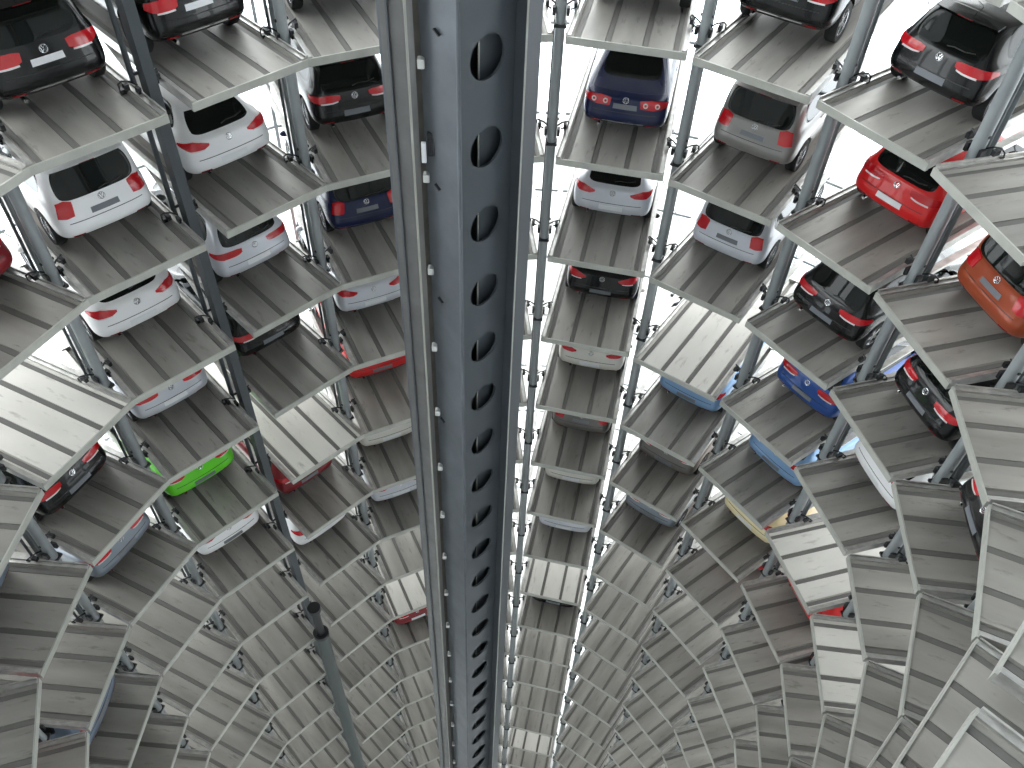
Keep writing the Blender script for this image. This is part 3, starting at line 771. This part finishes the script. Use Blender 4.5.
# perforated plate: build one module per hole and chain them
d = (Cr - A_); wdt = d.length; d.normalize()
pitch_h = .128 * D0 * 1.02; rh = .0275 * D0 * 1.10; th = .03
hole_tan = .5207
hz0 = CAM_Z - hole_tan * (D0 + .28)
zc0 = hz0 + 3 * pitch_h
nmod = int((zc0 - MB) / pitch_h)
bm = bmesh.new(); NS = 32
def pt(u, z, inn): q = rel(A_) + d * u + Vector((-d.y, d.x)) * inn; return (q.x, q.y, z)
cu = wdt * .50
for m_ in range(nmod):
    zc = zc0 - m_ * pitch_h; hz = pitch_h / 2
    outer, inner, innb = [], [], []
    for i in range(NS):
        a_ = i * 2 * PI / NS; ca, sa = math.cos(a_), math.sin(a_)
        k_ = min((cu / abs(ca)) if abs(ca) > 1e-6 else 1e9, (hz / abs(sa)) if abs(sa) > 1e-6 else 1e9)
        # snap to the rectangle
        uu, zz = cu + ca * k_, zc + sa * k_
        outer.append(bm.verts.new(pt(uu, zz, 0))); inner.append(bm.verts.new(pt(cu + ca * rh, zc + sa * rh, 0))); innb.append(bm.verts.new(pt(cu + ca * rh, zc + sa * rh, th)))
    for i in range(NS):
        j = (i + 1) % NS
        bm.faces.new((outer[i], outer[j], inner[j], inner[i])); bm.faces.new((inner[i], inner[j], innb[j], innb[i]))
    for cuu in (0, wdt):        # fill the rectangle's corner triangles
        for sz in (-hz, hz):
            su = -1 if cuu == 0 else 1
            hs = [v_ for v_ in outer if abs(v_.co.z - (zc + sz)) < 1e-5]
            best = min(hs, key=lambda v_: (Vector(v_.co[:2]) - Vector(pt(cuu, 0, 0)[:2])).length)
            vs_ = [v_ for v_ in outer if (Vector(v_.co[:2]) - Vector(pt(cuu, 0, 0)[:2])).length < 1e-5]
            b2 = min(vs_, key=lambda v_: abs(v_.co.z - (zc + sz)))
            if best is not b2:
                cv = bm.verts.new(pt(cuu, zc + sz, 0)); bm.faces.new((best, b2, cv))
zlow = zc0 - (nmod - .5) * pitch_h; ztop = zc0 + pitch_h / 2
for (za, zb_) in ((MB, zlow), (ztop, MT)):
    bm.faces.new([bm.verts.new(pt(*q, 0)) for q in ((0, za), (wdt, za), (wdt, zb_), (0, zb_))])
o = link('perforated_plate', tomesh(bm), M['mast'], mast)
# weld ridge at the near corner
bm = bmesh.new(); tube(bm, [(0, -.004, MB), (0, -.004, MT)], .022, 8); link('corner_weld', tomesh(bm, True), M['mast_light'], mast)
# stiffener inside, seen through the holes
q = rel(A_) + d * (wdt * .47) + Vector((-d.y, d.x)) * .10
bm = bmesh.new(); box(bm, q.x - .006, q.x + .006, q.y, q.y + .10, MB, MT); link('inner_stiffener', tomesh(bm), M['lip'], mast)
q2 = rel(A_) + d * (wdt * .53) + Vector((-d.y, d.x)) * .13; q3 = q2 + d * wdt * .4
bm = bmesh.new(); prism(bm, [q2, q3, q3 + Vector((-d.y, d.x)) * .01, q2 + Vector((-d.y, d.x)) * .01], MB, MT); link('inner_web', tomesh(bm), M['mast'], mast)
# right corner flange
P1, P2, P3 = ray_xy(517, D0 + .55), ray_xy(529, D0 + .38), ray_xy(543.5, D0 + .70)
P4 = P1 + (P3 - P2)
bm = bmesh.new(); prism(bm, [rel(P1), rel(P2), rel(P3), rel(P4)], MB, MT); link('corner_flange', tomesh(bm), M['mast'], mast)
e1 = ray_xy(527.6, D0 + .372); e2 = ray_xy(529.6, D0 + .372); bm = bmesh.new(); prism(bm, [rel(e1), rel(e2), rel(e2) + Vector((0, .02)), rel(e1) + Vector((0, .02))], MB, MT)
link('flange_edge', tomesh(bm), M['lip'], mast)
# left guide rail
G1, G2, G3 = ray_xy(378, D0 + .40), ray_xy(402, D0 + .30), ray_xy(412, D0 + .52)
G4 = G1 + (G3 - G2)
bm = bmesh.new(); prism(bm, [rel(G1), rel(G2), rel(G3), rel(G4)], MB, MT); gr = link('guide_rail', tomesh(bm), M['rail'], mast)
bm = bmesh.new(); e1 = ray_xy(402.5, D0 + .29); e2 = ray_xy(404.8, D0 + .29); prism(bm, [rel(e1), rel(e2), rel(e2) + Vector((0, .05)), rel(e1) + Vector((0, .05))], MB, MT); link('rail_edge', tomesh(bm), M['lip'], gr)
bm = bmesh.new(); e1 = ray_xy(384, D0 + .345); prism(bm, [rel(e1), rel(e1) + Vector((.02, -.01)), rel(e1) + Vector((.02, .06)), rel(e1) + Vector((0, .06))], MB, MT); link('rail_bead', tomesh(bm), M['mast_light'], gr)
bm = bmesh.new(); e1, e2 = ray_xy(406, D0 + .45), ray_xy(418.5, D0 + .60); prism(bm, [rel(e1), rel(e2), rel(e2) + Vector((0, .05)), rel(e1) + Vector((0, .05))], MB, MT); link('rail_backing', tomesh(bm), M['brown'], mast)
bm = bmesh.new(); e1 = ray_xy(375.5, D0 + .46); e2 = ray_xy(378.5, D0 + .44); prism(bm, [rel(e1), rel(e2), rel(e2) + Vector((0, .06)), rel(e1) + Vector((0, .06))], MB, MT); link('rail_flange', tomesh(bm), M['mast_light'], gr)
# clips along the recess
pc = rel(ray_xy(418, D0 + .36))
bm = bmesh.new(); box(bm, -.035, .035, -.03, .05, -.05, .05); bmesh.ops.bevel(bm, geom=bm.edges[:], offset=.008, segments=1); CL = tomesh(bm)
zc = CAM_Z - .5207 * 8.1 - .1
for i in range(24):
    link('clip', CL, M['bright'], mast, (pc.x, pc.y, zc)); zc -= 1.35
# short dark slots cut in the side plate
for k_, (sx_, sy_) in enumerate(((437, 32), (438, 187), (441, 300), (443, 420))):
    dp = D0 + .205; t_ = dp / (fw * FPX + rt * (sx_ - 512) + up * (384 - sy_)).y; q_ = Vector((0, 0, CAM_Z)) + (fw * FPX + rt * (sx_ - 512) + up * (384 - sy_)) * t_
    bm = bmesh.new(); dd = (rel(A_) - rel(Bl)).normalized()
    box(bm, -.045, .045, -.022, .01, -.008, .008, Matrix.Rotation(math.atan2(dd.y, dd.x), 4, 'Z') @ Matrix.Rotation(.45, 4, 'Y'))
    link('slot', tomesh(bm), M['black'], mast, (q_.x - A_.x, q_.y - A_.y, q_.z))
# terminal box near the top
pb = rel(ray_xy(422, D0 + .33)); bm = bmesh.new(); zb0 = CAM_Z - .66 * 8.1
box(bm, pb.x - .01, pb.x + .14, pb.y - .01, pb.y + .04, zb0 - .02, zb0 + .26); bmesh.ops.bevel(bm, geom=bm.edges[:], offset=.01, segments=1)
for k_ in range(4): tube(bm, [(pb.x + .03 * k_, pb.y - .02, zb0 + .0), (pb.x + .03 * k_ + .02, pb.y - .03, zb0 + .2)], .008, 5)
link('cable_box', tomesh(bm), M['black'], mast)
pb = rel(ray_xy(417, D0 + .30)); bm = bmesh.new(); box(bm, pb.x - .03, pb.x + .02, pb.y - .02, pb.y + .02, zb0 - .08, zb0 + .16); link('white_cover', tomesh(bm), M['plate_white'], mast)

# ------------------------------------------------------------------ glazed facade
FCX, FCY, FR = -.33, 8.4, 14.7
NSEG = 20
def fpt(i, r=FR):
    a_ = math.radians(9 + 18 * i); return Vector((FCX + r * math.sin(a_), FCY + r * math.cos(a_)))
FT = CAM_Z + 3.4 * H
for i in range(-6, 5):
    p, q = fpt(i), fpt(i + 1); d_ = (q - p); Ln = d_.length; rz = math.atan2(d_.y, d_.x)
    nm = 'window_%d' % (i + 9)
    bm = bmesh.new(); box(bm, -.045, .045, -.10, .10, 0, FT); o = link(nm, tomesh(bm), M['frame']); o.location = (p.x, p.y, 0); o.rotation_euler = (0, 0, rz)
    o['kind'] = 'structure'
    bm = bmesh.new(); bm.faces.new([bm.verts.new(v_) for v_ in ((.05, .03, 0), (Ln - .05, .03, 0), (Ln - .05, .03, FT), (.05, .03, FT))]); link('pane', tomesh(bm), glassm, o)
    bm = bmesh.new()
    for f in range(-6, NF + 2):
        z = GZ - f * H - .3
        if z > .1: box(bm, .045, Ln - .045, -.035, .035, z - .035, z + .035)
    link('transom', tomesh(bm), M['frame'], o)
    bm = bmesh.new()
    for f in range(-2, NF, 3):
        z = GZ - f * H - .3
        tube(bm, [(.05, -.15, z), (Ln - .05, -.15, z - 3 * H)], .014, 5); tube(bm, [(Ln / 2, -.15, z), (Ln / 2, -.15, z - 3 * H)], .012, 5)
    link('tension_rod', tomesh(bm), M['rod'], o)
# unseen opaque wall added behind the viewer to calm reflections and bounce light
bm = bmesh.new()
pi_ = [fpt(i, FR) for i in range(5, 15)]; po_ = [fpt(i, FR + .3) for i in range(5, 15)]
prism(bm, pi_ + po_[::-1], 0, FT)
o = link('wall_south', tomesh(bm), mat('pale_core_wall', (0.62, 0.63, 0.63), 0.8, noise=(.5, .1, 1))); o['kind'] = 'structure'
# unseen opaque band added high on the east to dim the near pallets
bm = bmesh.new(); ids = range(2, 6)
prism(bm, [fpt(i, FR - .45) for i in ids] + [fpt(i, FR - .2) for i in ids][::-1], GZ + 1.35 * H, FT - .01)
o = link('wall_east', tomesh(bm), bpy.data.materials['pale_core_wall']); o['kind'] = 'structure'
# dark letter on the outside of the facade
cu_ = bpy.data.curves.new('letter', 'FONT'); cu_.body = 'R'; cu_.size = 1.15; cu_.extrude = .03; cu_.align_x = 'CENTER'
lo_ = bpy.data.objects.new('facade_letter', cu_); C.objects.link(lo_)
dg = bpy.context.evaluated_depsgraph_get(); me = bpy.data.meshes.new_from_object(lo_.evaluated_get(dg)); bpy.data.objects.remove(lo_)
px_, py_ = 671, 297
dv = fw * FPX + rt * (px_ - 512) + up * (384 - py_)
ta = max(k_ for k_ in (1,)); lo_t, hi_t = 0.0, 1.0
for _ in range(60):
    t_ = (lo_t + hi_t) / 2; q_ = Vector((0, 0, CAM_Z)) + dv * t_
    if math.hypot(q_.x - FCX, q_.y - FCY) > FR + .1: hi_t = t_
    else: lo_t = t_
az = math.atan2(q_.x - FCX, q_.y - FCY)
me.transform(Matrix.Translation((.0, -.12, 0)) @ Matrix.Rotation(-PI / 2 + .15, 4, 'Z'))
lt = link('facade_letter', me, M['letter']); lt.location = q_; lt.rotation_euler = (PI / 2, 0, -az)
tag(lt, 'dark capital letter on the facade, seen left of the bright pallet right of centre', 'letter')

# ------------------------------------------------------------------ roof
bm = bmesh.new(); prism(bm, [fpt(i, FR + .4) for i in range(20)], FT, FT + .4)
o = link('ceiling', tomesh(bm), mat('roof_underside', (0.75, 0.76, 0.77), 0.8)); o['kind'] = 'structure'
# ------------------------------------------------------------------ ground
bm = bmesh.new()
N = 48
vs = [bm.verts.new((FCX + 90 * math.cos(t * 2 * PI / N), FCY + 90 * math.sin(t * 2 * PI / N), 0)) for t in range(N)]; bm.faces.new(vs)
vs2 = [bm.verts.new((v_.co.x, v_.co.y, -.3)) for v_ in vs]; bm.faces.new(vs2[::-1])
for i in range(N): bm.faces.new((vs[i], vs2[i], vs2[(i + 1) % N], vs[(i + 1) % N]))
o = link('floor', tomesh(bm), M['ground']); o['kind'] = 'structure'
print('pallets', n_p, 'cars', len(CARS), 'objects', len(bpy.data.objects))
